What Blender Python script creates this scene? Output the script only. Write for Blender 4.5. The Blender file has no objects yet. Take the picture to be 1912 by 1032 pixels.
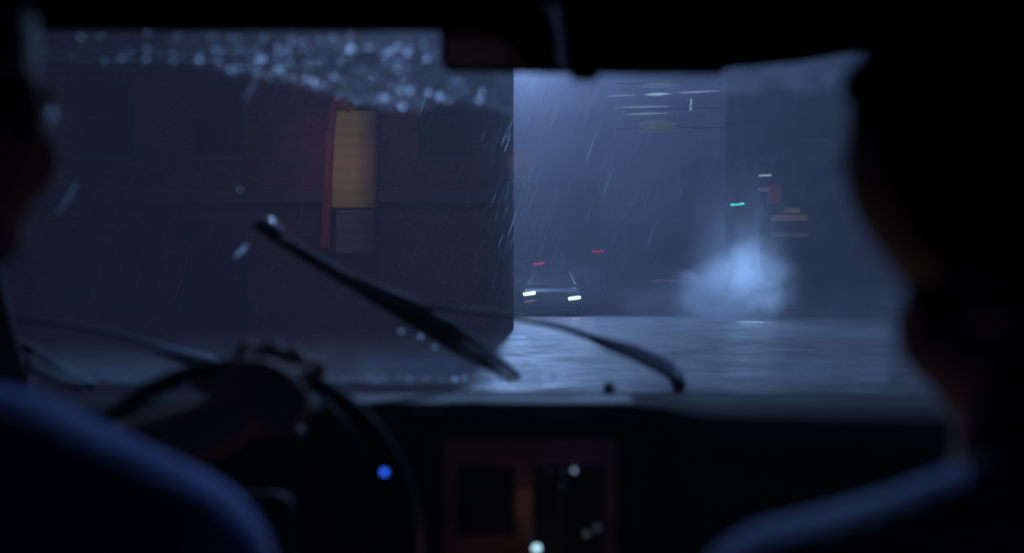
import bpy, bmesh, math, random
from mathutils import Vector, Matrix, Quaternion
random.seed(7)
sc = bpy.context.scene
COL = sc.collection
# ---------------------------------------------------------------- camera
FPX, CX, CZ, HOR = 2100.0, -0.05, 1.12, 525.0
cd = bpy.data.cameras.new('camera'); cam = bpy.data.objects.new('camera', cd); COL.objects.link(cam)
cd.sensor_width = 36.0; cd.lens = 36.0*FPX/1912.0
cd.clip_start = 0.02; cd.clip_end = 3000
cam.location = (CX, 0, CZ)
cam.rotation_euler = (math.radians(90)+math.atan((HOR-516)/FPX), 0, 0)
cd.dof.use_dof = True; cd.dof.focus_distance = 9.5; cd.dof.aperture_fstop = 2.5
sc.camera = cam
# ---------------------------------------------------------------- sky
w = bpy.data.worlds.new('World'); sc.world = w; w.use_nodes = True
nt = w.node_tree; nt.nodes.clear(); N = nt.nodes.new; L = nt.links.new
sky = N('ShaderNodeTexSky'); sky.sky_type = 'NISHITA'; sky.sun_disc = False
sky.sun_elevation = math.radians(-3); sky.sun_rotation = math.radians(180)
tc = N('ShaderNodeTexCoord'); nz = N('ShaderNodeTexNoise'); nz.inputs['Scale'].default_value = 2.2; nz.inputs['Detail'].default_value = 5
L(tc.outputs['Generated'], nz.inputs['Vector'])
rp = N('ShaderNodeValToRGB'); rp.color_ramp.elements[0].position = .3; rp.color_ramp.elements[0].color = (0.027, 0.037, 0.100, 1)
rp.color_ramp.elements[1].position = .72; rp.color_ramp.elements[1].color = (0.050, 0.066, 0.160, 1)
L(nz.outputs['Fac'], rp.inputs['Fac'])
mx = N('ShaderNodeMixRGB'); mx.inputs[0].default_value = .06; L(rp.outputs[0], mx.inputs[1]); L(sky.outputs[0], mx.inputs[2])
bg = N('ShaderNodeBackground'); bg.inputs['Strength'].default_value = 1.0; L(mx.outputs[0], bg.inputs['Color'])
wo = N('ShaderNodeOutputWorld'); L(bg.outputs[0], wo.inputs['Surface'])
sc.view_settings.view_transform = 'Standard'; sc.view_settings.look = 'None'
sc.view_settings.exposure = 0; sc.view_settings.gamma = 1
sc.render.engine = 'CYCLES'
sc.cycles.max_bounces = 8; sc.cycles.volume_bounces = 1; sc.cycles.transparent_max_bounces = 16
sc.cycles.use_denoising = True

# ---------------------------------------------------------------- helpers
def P(px, py, y):                      # photo pixel at forward distance y -> world point
    return Vector((CX+(px-956)*y/FPX, y, CZ+(HOR-py)*y/FPX))
def tag(o, label=None, cat=None, group=None, kind=None):
    if label: o['label'] = label
    if cat: o['category'] = cat
    if group: o['group'] = group
    if kind: o['kind'] = kind
    return o
def empty(name, loc, label=None, cat=None, group=None, rz=0):
    o = bpy.data.objects.new(name, None); COL.objects.link(o); o.location = loc; o.rotation_euler = (0, 0, rz)
    o.empty_display_size = .1
    return tag(o, label, cat, group)
def obj(name, bm, mat, parent=None, smooth=False):
    me = bpy.data.meshes.new(name); bmesh.ops.recalc_face_normals(bm, faces=bm.faces); bm.to_mesh(me); bm.free()
    if smooth:
        for p in me.polygons: p.use_smooth = True
    me.materials.append(mat)
    o = bpy.data.objects.new(name, me); COL.objects.link(o)
    if parent is not None:             # geometry is written in world space, so undo the parent's placement
        o.parent = parent
        bpy.context.view_layer.update()
        o.matrix_parent_inverse = parent.matrix_world.inverted()
    return o
def copy_tree(o, parent=None):
    c = o.copy(); COL.objects.link(c)
    if parent: c.parent = parent; c.matrix_parent_inverse = o.matrix_parent_inverse.copy()
    for ch in list(o.children): copy_tree(ch, c)
    return c
def box(bm, c, s, rot=None, bev=0.0):
    m = Matrix.Translation(Vector(c)) @ (rot.to_4x4() if rot is not None else Matrix.Identity(4)) @ Matrix.Diagonal((s[0], s[1], s[2], 1))
    r = bmesh.ops.create_cube(bm, size=1, matrix=m)
    if bev > 0:
        es = list({e for v in r['verts'] for e in v.link_edges})
        bmesh.ops.bevel(bm, geom=es, offset=bev, segments=3, affect='EDGES', profile=.5)
def ball(bm, c, r, rot=None, seg=20):
    if not hasattr(r, '__len__'): r = (r, r, r)
    m = Matrix.Translation(Vector(c)) @ (rot.to_4x4() if rot is not None else Matrix.Identity(4)) @ Matrix.Diagonal((r[0], r[1], r[2], 1))
    bmesh.ops.create_uvsphere(bm, u_segments=seg, v_segments=max(6, seg//2), radius=1, matrix=m)
def cone(bm, a, b, ra, rb, seg=16, caps=True):
    a = Vector(a); b = Vector(b); d = b-a
    q = Vector((0, 0, 1)).rotation_difference(d.normalized())
    m = Matrix.Translation((a+b)/2) @ q.to_matrix().to_4x4()
    bmesh.ops.create_cone(bm, cap_ends=caps, segments=seg, radius1=ra, radius2=rb, depth=d.length, matrix=m)
def limb(bm, pts, seg=16):             # [(point, radius), ...] tapered chain with round joints
    for (a, ra), (b, rb) in zip(pts, pts[1:]):
        cone(bm, a, b, ra, rb, seg)
    for p, r in pts: ball(bm, p, r, seg=seg)
def tube(bm, pts, rad, seg=10, close=False, squash=1.0):
    n = len(pts); rings = []
    for i, p in enumerate(pts):
        p = Vector(p)
        if close: t = Vector(pts[(i+1) % n])-Vector(pts[i-1])
        else: t = Vector(pts[min(i+1, n-1)])-Vector(pts[max(i-1, 0)])
        t.normalize()
        up = Vector((0, 1, 0)) if abs(t.y) < .9 else Vector((0, 0, 1))
        a = t.cross(up).normalized(); b = t.cross(a).normalized()
        r = rad[i] if hasattr(rad, '__len__') else rad
        rings.append([bm.verts.new(p+(a*math.cos(2*math.pi*k/seg)+b*math.sin(2*math.pi*k/seg)*squash)*r) for k in range(seg)])
    m = n if close else n-1
    for i in range(m):
        A, B = rings[i], rings[(i+1) % n]
        for k in range(seg): bm.faces.new((A[k], A[(k+1) % seg], B[(k+1) % seg], B[k]))
    if not close:
        bm.faces.new(rings[0][::-1]); bm.faces.new(rings[-1])
def remeshed(name, bm, voxel, mat, parent, smooth_it=6):
    me = bpy.data.meshes.new(name); bm.to_mesh(me); bm.free()
    o = bpy.data.objects.new(name, me); COL.objects.link(o)
    r = o.modifiers.new('r', 'REMESH'); r.mode = 'VOXEL'; r.voxel_size = voxel; r.use_smooth_shade = True
    s = o.modifiers.new('s', 'SMOOTH'); s.iterations = smooth_it; s.factor = .5
    dg = bpy.context.evaluated_depsgraph_get(); dg.update()
    m2 = bpy.data.meshes.new_from_object(o.evaluated_get(dg)); m2.name = name
    o.modifiers.clear(); o.data = m2; m2.materials.clear(); m2.materials.append(mat)
    for p in m2.polygons: p.use_smooth = True
    if parent is not None:
        o.parent = parent; bpy.context.view_layer.update(); o.matrix_parent_inverse = parent.matrix_world.inverted()
    return o

def mat(name, col, rough=.6, spec=.5, metal=0.0, var=0.0, scale=8.0, bump=0.0, bscale=40.0, coat=0.0, emit=None, es=0.0):
    m = bpy.data.materials.new(name); m.use_nodes = True; t = m.node_tree; b = t.nodes['Principled BSDF']
    b.inputs['Base Color'].default_value = (*col, 1); b.inputs['Roughness'].default_value = rough
    b.inputs['Metallic'].default_value = metal; b.inputs['Specular IOR Level'].default_value = spec
    b.inputs['Coat Weight'].default_value = coat
    c = t.nodes.new('ShaderNodeTexCoord')
    if var > 0:
        n = t.nodes.new('ShaderNodeTexNoise'); n.inputs['Scale'].default_value = scale; n.inputs['Detail'].default_value = 6
        t.links.new(c.outputs['Object'], n.inputs['Vector'])
        r = t.nodes.new('ShaderNodeValToRGB')
        r.color_ramp.elements[0].position = .3; r.color_ramp.elements[1].position = .7
        r.color_ramp.elements[0].color = (*[x*(1-var) for x in col], 1); r.color_ramp.elements[1].color = (*[min(1, x*(1+var)) for x in col], 1)
        t.links.new(n.outputs['Fac'], r.inputs['Fac']); t.links.new(r.outputs[0], b.inputs['Base Color'])
    if bump > 0:
        n = t.nodes.new('ShaderNodeTexNoise'); n.inputs['Scale'].default_value = bscale; n.inputs['Detail'].default_value = 5
        t.links.new(c.outputs['Object'], n.inputs['Vector'])
        bp = t.nodes.new('ShaderNodeBump'); bp.inputs['Strength'].default_value = bump; bp.inputs['Distance'].default_value = .01
        t.links.new(n.outputs['Fac'], bp.inputs['Height']); t.links.new(bp.outputs[0], b.inputs['Normal'])
    if emit:
        b.inputs['Emission Color'].default_value = (*emit, 1); b.inputs['Emission Strength'].default_value = es
    return m
def emis(name, col, s): return mat(name, (.02, .02, .02), .4, emit=col, es=s)
def film_mat(name, lo, hi, scale, col=(.8, .9, 1), fade=False, low=None):      # water film / misted glass: part clear, part scattering
    m = bpy.data.materials.new(name); m.use_nodes = True; t = m.node_tree; t.nodes.clear()
    o = t.nodes.new('ShaderNodeOutputMaterial'); x = t.nodes.new('ShaderNodeMixShader')
    tr = t.nodes.new('ShaderNodeBsdfTransparent'); tl = t.nodes.new('ShaderNodeBsdfTranslucent'); tl.inputs[0].default_value = (*col, 1)
    c = t.nodes.new('ShaderNodeTexCoord'); n = t.nodes.new('ShaderNodeTexNoise'); n.inputs['Scale'].default_value = scale; n.inputs['Detail'].default_value = 8
    n.inputs['Roughness'].default_value = .65
    mr = t.nodes.new('ShaderNodeMapRange'); mr.inputs['From Min'].default_value = .36; mr.inputs['From Max'].default_value = .66
    mr.inputs['To Min'].default_value = lo; mr.inputs['To Max'].default_value = hi
    t.links.new(c.outputs['Object'], n.inputs['Vector']); t.links.new(n.outputs['Fac'], mr.inputs['Value'])
    fo = mr.outputs[0]
    if fade:                            # the wind has left less water on the driver's outer side
        sp = t.nodes.new('ShaderNodeSeparateXYZ'); t.links.new(c.outputs['Object'], sp.inputs[0])
        q = t.nodes.new('ShaderNodeMapRange'); q.inputs['From Min'].default_value = -.50; q.inputs['From Max'].default_value = -.22; q.inputs['To Min'].default_value = .22
        t.links.new(sp.outputs[0], q.inputs['Value']); mu = t.nodes.new('ShaderNodeMath'); mu.operation = 'MULTIPLY'
        t.links.new(fo, mu.inputs[0]); t.links.new(q.outputs[0], mu.inputs[1]); fo = mu.outputs[0]
    if low:                             # added glow at the foot of the glass, fading upwards
        sp = t.nodes.new('ShaderNodeSeparateXYZ'); t.links.new(c.outputs['Object'], sp.inputs[0])
        q = t.nodes.new('ShaderNodeMapRange'); q.interpolation_type = 'SMOOTHSTEP'; q.inputs['From Min'].default_value = low[0]; q.inputs['From Max'].default_value = low[1]
        q.inputs['To Min'].default_value = 1; q.inputs['To Max'].default_value = 0
        t.links.new(sp.outputs[2], q.inputs['Value']); mu = t.nodes.new('ShaderNodeMath'); mu.operation = 'MULTIPLY'
        t.links.new(fo, mu.inputs[0]); t.links.new(q.outputs[0], mu.inputs[1]); fo = mu.outputs[0]
    t.links.new(fo, x.inputs[0]); t.links.new(tr.outputs[0], x.inputs[1]); t.links.new(tl.outputs[0], x.inputs[2])
    t.links.new(x.outputs[0], o.inputs['Surface']); return m
def glass_mat(name, tint=(.93, .96, .97), refl=.05):
    m = bpy.data.materials.new(name); m.use_nodes = True; t = m.node_tree; t.nodes.clear()
    o = t.nodes.new('ShaderNodeOutputMaterial'); x = t.nodes.new('ShaderNodeMixShader')
    tr = t.nodes.new('ShaderNodeBsdfTransparent'); tr.inputs[0].default_value = (*tint, 1)
    g = t.nodes.new('ShaderNodeBsdfGlossy'); g.inputs['Roughness'].default_value = .03
    x.inputs[0].default_value = refl
    t.links.new(tr.outputs[0], x.inputs[1]); t.links.new(g.outputs[0], x.inputs[2]); t.links.new(x.outputs[0], o.inputs['Surface']); return m

M = {}
M['black'] = mat('black_plastic', (.008, .009, .011), .75, .15, bump=.15, bscale=300)
M['pad'] = mat('dashboard_vinyl', (.032, .032, .035), .85, .2, var=.12, scale=20, bump=.3, bscale=220)
M['trim'] = mat('dark_trim', (.02, .03, .035), .75, .2)
M['chrome'] = mat('worn_chrome', (.45, .48, .5), .25, metal=1)
M['wood'] = mat('walnut_trim', (.34, .11, .035), .35, .5, var=.5, scale=14, coat=.3)
M['liner'] = mat('headliner_cloth', (.02, .022, .028), .95, .1, bump=.3, bscale=400)
M['seat'] = mat('seat_vinyl', (.02, .018, .018), .5, .3, bump=.2)
M['paint'] = mat('dark_car_paint', (.02, .025, .035), .25, .5, coat=.6)
M['rubber'] = mat('wet_rubber', (.006, .006, .007), .75, .15)
M['wmetal'] = mat('wiper_metal', (.012, .013, .016), .7, .2)
M['glass'] = glass_mat('windscreen_glass')
M['mirror'] = mat('mirror_silver', (.75, .70, .70), .04, metal=1)
M['skin'] = mat('skin', (.20, .09, .065), .75, .2, var=.12, scale=30, bump=.08, bscale=200)
M['hair'] = mat('dark_hair', (.006, .005, .005), .6, .25, bump=.6, bscale=160)
M['denim'] = mat('blue_shirt', (.075, .12, .36), .9, .15, var=.2, scale=12, bump=.4, bscale=90)
M['jacket'] = mat('slate_jacket', (.08, .11, .26), .9, .15, var=.2, scale=12, bump=.4, bscale=90)
M['film'] = film_mat('rain_film', .02, .12, 38, fade=True)
M['mist'] = film_mat('misted_glass', .0, .006, 5)

# ================================================================ SETTING
def road_mat():
    m = mat('wet_asphalt', (.045, .047, .05), .3, 1.0); t = m.node_tree; b = t.nodes['Principled BSDF']
    c = t.nodes.new('ShaderNodeTexCoord'); mp = t.nodes.new('ShaderNodeMapping'); mp.inputs['Scale'].default_value = (1.3, .8, 1)
    t.links.new(c.outputs['Object'], mp.inputs['Vector'])
    n = t.nodes.new('ShaderNodeTexNoise'); n.inputs['Scale'].default_value = .9; n.inputs['Detail'].default_value = 9; n.inputs['Roughness'].default_value = .7
    t.links.new(mp.outputs[0], n.inputs['Vector'])
    r = t.nodes.new('ShaderNodeMapRange'); r.inputs['From Min'].default_value = .35; r.inputs['From Max'].default_value = .65
    r.inputs['To Min'].default_value = .34; r.inputs['To Max'].default_value = .66
    t.links.new(n.outputs['Fac'], r.inputs['Value']); t.links.new(r.outputs[0], b.inputs['Roughness'])
    n2 = t.nodes.new('ShaderNodeTexNoise'); n2.inputs['Scale'].default_value = 6.0; n2.inputs['Detail'].default_value = 9; n2.inputs['Roughness'].default_value = .7
    t.links.new(mp.outputs[0], n2.inputs['Vector'])
    bp = t.nodes.new('ShaderNodeBump'); bp.inputs['Strength'].default_value = 1.0; bp.inputs['Distance'].default_value = .10
    t.links.new(n2.outputs['Fac'], bp.inputs['Height']); t.links.new(bp.outputs[0], b.inputs['Normal'])
    return m
bm = bmesh.new(); bmesh.ops.create_grid(bm, x_segments=8, y_segments=8, size=900)
tag(obj('ground', bm, mat('wet_ground', (.05, .052, .055), .4, .5, var=.3, scale=.5, bump=.4, bscale=2)), kind='structure').location = (0, 300, -.015)
bm = bmesh.new(); box(bm, (2, 130, -.004), (40, 300, .008)); M['road'] = road_mat()
tag(obj('road', bm, M['road']), kind='structure')
M['conc'] = mat('wet_concrete', (.16, .165, .17), .45, .5, var=.3, scale=1.5, bump=.4, bscale=12)
bm = bmesh.new(); box(bm, (-16.2, 32, .06), (31, 11.6, .12), bev=.02)
tag(obj('pavement', bm, M['conc']), kind='structure')
bm = bmesh.new(); box(bm, (21, 40, .06), (26, 8, .12), bev=.02)
tag(obj('pavement', bm, M['conc']), kind='structure')

# ---- buildings
M['brickL'] = mat('soot_brick', (.20, .060, .050), .9, .1, var=.4, scale=1.2, bump=.5, bscale=6)
M['brickR'] = mat('slate_render', (.08, .07, .10), .9, .15, var=.4, scale=.8, bump=.4, bscale=5)
M['stone'] = mat('grey_stone', (.10, .095, .11), .85, .2, var=.25, scale=3)
M['pane'] = mat('dark_pane', (.01, .012, .015), .12, .5)
M['far_pane'] = mat('dull_pane', (.03, .018, .018), .8, .15)
M['frame'] = mat('painted_frame', (.04, .036, .038), .7, .2)
def building(name, x0, x1, y0, y1, h, wm, label, wins, win_size, cornices, pm=None):
    root = empty(name, ((x0+x1)/2, y0, 0), label, 'building')
    b = bmesh.new()
    box(b, ((x0+x1)/2, (y0+y1)/2, h/2+.001), (x1-x0, y1-y0, h)); obj('wall', b, wm, root)
    b = bmesh.new(); box(b, ((x0+x1)/2, (y0+y1)/2, h+.25), (x1-x0+.5, y1-y0+.5, .45)); obj('roof', b, M['stone'], root)
    for z, t, d in cornices:
        b = bmesh.new(); box(b, ((x0+x1)/2, y0-d/2, z), (x1-x0+.0, d, t), bev=.01); obj('cornice', b, M['stone'], root)
    for (x, z) in wins:
        ww, wh = win_size
        b = bmesh.new()
        for sx in (-1, 1): box(b, (x+sx*(ww/2), y0-.035, z), (.09, .07, wh+.09))
        for sz in (-1, 0, 1): box(b, (x, y0-.032, z+sz*wh/2), (ww-.09, .064, .07))
        f = obj('window', b, M['frame'], root)
        b = bmesh.new(); box(b, (x, y0-.012, z), (ww-.09, .024, wh-.0)); obj('pane', b, pm or M['far_pane'], f)
        b = bmesh.new(); box(b, (x, y0-.09, z-wh/2-.1), (ww+.3, .18, .1)); obj('sill', b, M['stone'], f)
    return root
YL = 26.0
XL = P(958, 0, YL).x
t_ = M['brickL'].node_tree; bs = t_.nodes['Principled BSDF']; old = bs.inputs['Base Color'].links[0].from_socket
tcn = t_.nodes.new('ShaderNodeTexCoord'); mpn = t_.nodes.new('ShaderNodeMapping'); mpn.inputs['Rotation'].default_value = (math.radians(90), 0, 0)
bk = t_.nodes.new('ShaderNodeTexBrick'); bk.inputs['Scale'].default_value = 4.4; bk.inputs['Mortar Size'].default_value = .012; bk.inputs['Mortar'].default_value = (.12, .10, .10, 1)
t_.links.new(tcn.outputs['Object'], mpn.inputs['Vector']); t_.links.new(mpn.outputs[0], bk.inputs['Vector']); t_.links.new(old, bk.inputs['Color1']); bk.inputs['Color2'].default_value = (.10, .028, .025, 1)
t_.links.new(bk.outputs['Color'], bs.inputs['Base Color'])
wl = [(XL-1.6-2.6*i, z) for i in range(6) for z in (4.9, 8.0) if not (3.2 < 1.6+2.6*i < 4.3)]
bl = building('brick_building', XL-28, XL, YL, YL+13, 13, M['brickL'],
         'dark brick building on the left whose straight corner stands mid-picture', wl, (1.1, 1.7),
         [(z, .09, .14) for z in (5.98, 6.18, 6.4)]+[(3.05, .25, .3), (11.8, .4, .5)])
b = bmesh.new(); tube(b, [(XL-.35, YL-.1, .05), (XL-.35, YL-.1, 6), (XL-.35, YL-.1, 12.9)], .06, 8); obj('drainpipe', b, M['frame'], bl)
b = bmesh.new(); box(b, (XL-6.8, YL-.05, 1.32), (1.3, .1, 2.4)); dr = obj('door', b, M['frame'], bl)
b = bmesh.new()
for k in range(30): box(b, (XL+.015-(.31 if k % 2 else .25), YL-.01, .23+.43*k), (.62 if k % 2 else .5, .10, .41), bev=.015)
obj('quoins', b, M['stone'], bl)
b = bmesh.new(); ball(b, (XL-6.35, YL-.13, 1.2), .05, seg=10); obj('handle', b, M['chrome'], dr)
for xx in (XL-9.4, XL-13.2):
    b = bmesh.new(); box(b, (xx, YL-.03, 1.35), (2.4, .06, 1.7)); sw = obj('shop_window', b, M['pane'], bl)
    b = bmesh.new()
    for sx in (-1, 1): box(b, (xx+sx*1.24, YL-.06, 1.35), (.08, .12, 1.86))
    for sz in (-1, 1): box(b, (xx, YL-.06, 1.35+sz*.89), (2.4, .12, .08))
    obj('frame', b, M['frame'], sw)
YR = 38.0
XR = P(1418, 0, YR).x
building('corner_building', XR, XR+24, YR, YR+6, 13.5, M['brickR'],
         'dark rendered building on the right behind the passenger with small lit signs',
         [(XR+2.0+2.6*i, z) for i in range(6) for z in (6.8, 10)], (1.2, 1.7), [(5.3, .2, .35), (12.6, .35, .5)])
M['far'] = mat('far_render', (.09, .10, .12), .8, .3, var=.3, scale=.3)
def far_building(x0p, x1p, topp, y, label, m):
    a, c = P(x0p, topp, y), P(x1p, topp, y)
    h = a.z; xs = [a.x+1.8+3.4*i for i in range(int((c.x-a.x-2)/3.4))][:7]
    building('office_block', a.x, c.x, y, y+20, h, m, label, [(x, 3+3.6*k) for x in xs for k in range(int((h-3)/3.6))][:40], (1.5, 1.9), [(h-.9, .4, .5)])
far_building(900, 1120, 345, 190, 'faint hazy office block straight ahead beyond the two cars', M['far'])
far_building(1125, 1330, 420, 250, 'faint lower hazy block down the street beside the steam', M['far'])
far_building(1300, 1480, 300, 215, 'tall faint hazy block beyond the corner of the right building', M['far'])

# ---- lit tall sign on left building (pale yellow ribbed box with red strip)
def ribbed(name, col, s, dark, freq, fall=None):
    m = emis(name, col, s); t = m.node_tree; b = t.nodes['Principled BSDF']
    c = t.nodes.new('ShaderNodeTexCoord'); wv = t.nodes.new('ShaderNodeTexWave'); wv.bands_direction = 'Z'; wv.inputs['Scale'].default_value = freq
    wv.inputs['Distortion'].default_value = 1.5; wv.inputs['Detail'].default_value = 3
    t.links.new(c.outputs['Object'], wv.inputs['Vector'])
    r = t.nodes.new('ShaderNodeMapRange'); r.inputs['To Min'].default_value = s*dark; r.inputs['To Max'].default_value = s
    t.links.new(wv.outputs['Fac'], r.inputs['Value']); out = r.outputs[0]
    if fall:                            # glow painted into the panel, fading towards its right side
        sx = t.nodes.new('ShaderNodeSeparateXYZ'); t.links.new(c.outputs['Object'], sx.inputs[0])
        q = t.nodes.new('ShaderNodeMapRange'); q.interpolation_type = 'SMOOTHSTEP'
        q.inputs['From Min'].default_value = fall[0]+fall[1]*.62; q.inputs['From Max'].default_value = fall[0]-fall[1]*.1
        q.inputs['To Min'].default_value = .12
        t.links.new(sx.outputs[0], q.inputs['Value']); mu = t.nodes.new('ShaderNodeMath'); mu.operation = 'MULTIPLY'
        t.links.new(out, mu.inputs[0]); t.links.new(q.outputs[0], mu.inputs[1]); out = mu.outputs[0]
    t.links.new(out, b.inputs['Emission Strength']); return m
a = P(619, 205, YL-.5); c = P(700, 386, YL-.5)
rt = empty('vertical_sign', ((a.x+c.x)/2, YL-.4, c.z), 'tall pale yellow ribbed lit sign with a red strip on dark brick building', 'sign')
cxs = (a.x+c.x)/2; wd = c.x-a.x; hg = a.z-c.z
b = bmesh.new(); box(b, (cxs, YL-.3, (a.z+c.z)/2), (wd, .3, hg), bev=.03)
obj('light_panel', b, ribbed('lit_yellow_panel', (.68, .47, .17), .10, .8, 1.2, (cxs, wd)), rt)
b = bmesh.new()
n = 11
for i in (0,): box(b, (cxs, YL-.46, c.z+hg*i/n), (wd+.02, .02, .012))
obj('rib', b, mat('sign_rib', (.12, .10, .06), .5), rt)
ld = bpy.data.lights.new('sign_light', 'POINT'); ld.energy = 15; ld.color = (1, .33, .26); ld.shadow_soft_size = .4
lo = bpy.data.objects.new('sign_light', ld); COL.objects.link(lo); lo.location = (cxs-.3, YL-2.0, (a.z+c.z)/2); lo.parent = rt; bpy.context.view_layer.update(); lo.matrix_parent_inverse = rt.matrix_world.inverted()
c2 = P(690, 472, YL-.5)
b = bmesh.new(); box(b, (cxs+.02, YL-.3, (c.z+c2.z)/2-.03), (wd*.86, .26, c.z-c2.z-.08), bev=.03)
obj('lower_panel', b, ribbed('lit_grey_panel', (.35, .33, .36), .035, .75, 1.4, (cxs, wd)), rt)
b = bmesh.new()
tube(b, [P(634, 180, YL-.55), P(622, 200, YL-.55), P(616, 260, YL-.55), P(612, 340, YL-.55), P(606, 462, YL-.55)], .10, 10)
obj('red_strip', b, emis('red_neon', (.85, .06, .14), .033), rt)
b = bmesh.new(); tube(b, [P(634, 182, YL-.45), P(645, 192, YL-.45), P(658, 204, YL-.45)], [.1, .16, .12], 12)
obj('cap', b, emis('amber_cap', (.6, .22, .16), .03), rt)

# ---- lit signs on the right building
def sign(name, x0, x1, y0, y1, Y, col, s, label, tilt=0, rib=None):
    a = P(x0, y0, Y); c = P(x1, y1, Y); ctr = (a+c)/2
    rt = empty(name, (ctr.x, Y, ctr.z), label, 'sign')
    b = bmesh.new(); box(b, ctr+Vector((0, .12, 0)), (abs(c.x-a.x)+.1, .2, abs(a.z-c.z)+.1), bev=.02); obj('housing', b, M['frame'], rt)
    b = bmesh.new(); box(b, ctr, (abs(c.x-a.x), .05, abs(a.z-c.z)), Matrix.Rotation(tilt, 3, 'Y'))
    obj('lit_face', b, ribbed(name+'_face', col, s, .35, rib) if rib else emis(name+'_face', col, s), rt)
    return rt
sign('tube_light', 1417, 1440, 325.5, 329, YR-.3, (.6, .65, .8), .55, 'small white tube light high on the right building corner', -.04)
sign('tube_light', 1417, 1437, 350, 357, YR-.3, (.42, .34, .38), .16, 'dull pink grey tube light below the white one')
sign('red_sign', 1434, 1458, 345, 380, YR-.3, (.45, .12, .13), .10, 'dim dusky red square sign on the right building', rib=3)
sign('amber_sign', 1464, 1494, 388, 397, YR-.3, (.5, .38, .28), .16, 'short dim amber sign above a longer one', rib=6)
sign('amber_sign', 1440, 1508, 401, 412, YR-.3, (.5, .40, .33), .15, 'long dim amber lit shop fascia on right building', rib=4)
sign('fascia_light', 1444, 1508, 435, 442, YR-.3, (.4, .36, .4), .07, 'very faint lowest strip of light on right building')
# ---- projecting frame of tube lights over the street
rt = empty('lit_gantry', P(1250, 210, YR-1), 'hanging frame of pale horizontal tube lights over the street by the visor', 'light')
for (x0, y0, x1, y1, r, s, cl) in ((1130, 179, 1190, 177, .022, .5, (.5, .72, .85)), (1205, 176.5, 1250, 174.5, .045, .95, (.5, .75, .95)), (1262, 173, 1345, 169, .03, .6, (.5, .62, .85)),
                               (1155, 200, 1250, 198, .04, .42, (.45, .65, .9)), (1165, 213, 1248, 211, .04, .4, (.42, .68, .8)),
                               (1190, 160, 1262, 158, .09, .2, (.4, .6, .62)), (1190, 233, 1265, 232, .15, .13, (.42, .55, .55)), (1190, 243, 1290, 242, .08, .1, (.45, .5, .6))):
    b = bmesh.new(); tube(b, [P(x0+(x1-x0)*k/8, y0+(y1-y0)*k/8, YR-1.1) for k in range(9)], [r*q for q in (.15, .5, .8, .95, 1, .95, .8, .5, .15)], 8); obj('tube', b, emis('tube_glow', cl, s*.62), rt)
b = bmesh.new()
for yp in (156, 204, 240): tube(b, [P(1150, yp, YR-.9), P(1418, yp-3, YR-.9)], .025, 6)
obj('frame', b, M['frame'], rt)
b = bmesh.new(); tube(b, [P(1292, 184, YR-1.2), P(1290, 207, YR-1.2)], .03, 6); obj('hanger_lamp', b, emis('hanger_glow', (.4, .5, .8), .25), rt)

# ---- street lamp (the source of the blue light), head hidden behind mirror and visor
def street_lamp(head, post_x, power, label, col=(.32, .53, 1.0), aim=None, beam=110):
    hx, hy, hz = head
    rt = empty('street_lamp', (post_x, hy, 0), label, 'street lamp')
    b = bmesh.new(); cone(b, (post_x, hy, 0), (post_x, hy, hz+.1), .11, .06, 14); cone(b, (post_x, hy, 0), (post_x, hy, .8), .17, .15, 14)
    obj('pole', b, M['frame'], rt)
    b = bmesh.new(); tube(b, [(post_x, hy, hz), (post_x+(hx-post_x)*.4, hy, hz+.55), (hx, hy, hz+.42)], .05, 8); obj('arm', b, M['frame'], rt)
    b = bmesh.new(); box(b, (hx, hy, hz+.42), (.8, .34, .14), bev=.04); obj('lamp_head', b, M['frame'], rt)
    b = bmesh.new(); box(b, (hx, hy, hz+.31), (.6, .26, .06), bev=.02); obj('lens', b, emis('lamp_lens', (.4, .65, 1), 3), rt)
    ld = bpy.data.lights.new('lamp_light', 'SPOT'); ld.energy = power; ld.color = col; ld.shadow_soft_size = .3
    ld.spot_size = math.radians(beam); ld.spot_blend = .6
    lo = bpy.data.objects.new('lamp_light', ld); COL.objects.link(lo); lo.location = (hx, hy, hz-.1)
    lo.rotation_euler = (Vector(aim)-lo.location).to_track_quat('-Z', 'Y').to_euler()
    lo.parent = rt; bpy.context.view_layer.update(); lo.matrix_parent_inverse = rt.matrix_world.inverted()
    return rt
street_lamp((P(978, 0, 40).x, 40, 9.3), P(1410, 0, 40).x, 9300, 'tall street lamp at the right corner lighting the wet road', aim=(3.5, 16, 0), beam=112)
street_lamp((1.2, 16.5, 8.2), 6.6, 7500, 'added lamp on the right, its head out of view, lighting the cabin and windscreen', aim=(-.7, 2.2, .8), beam=35)  # added helper built like a street lamp, lights shoulders and wet glass

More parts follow.
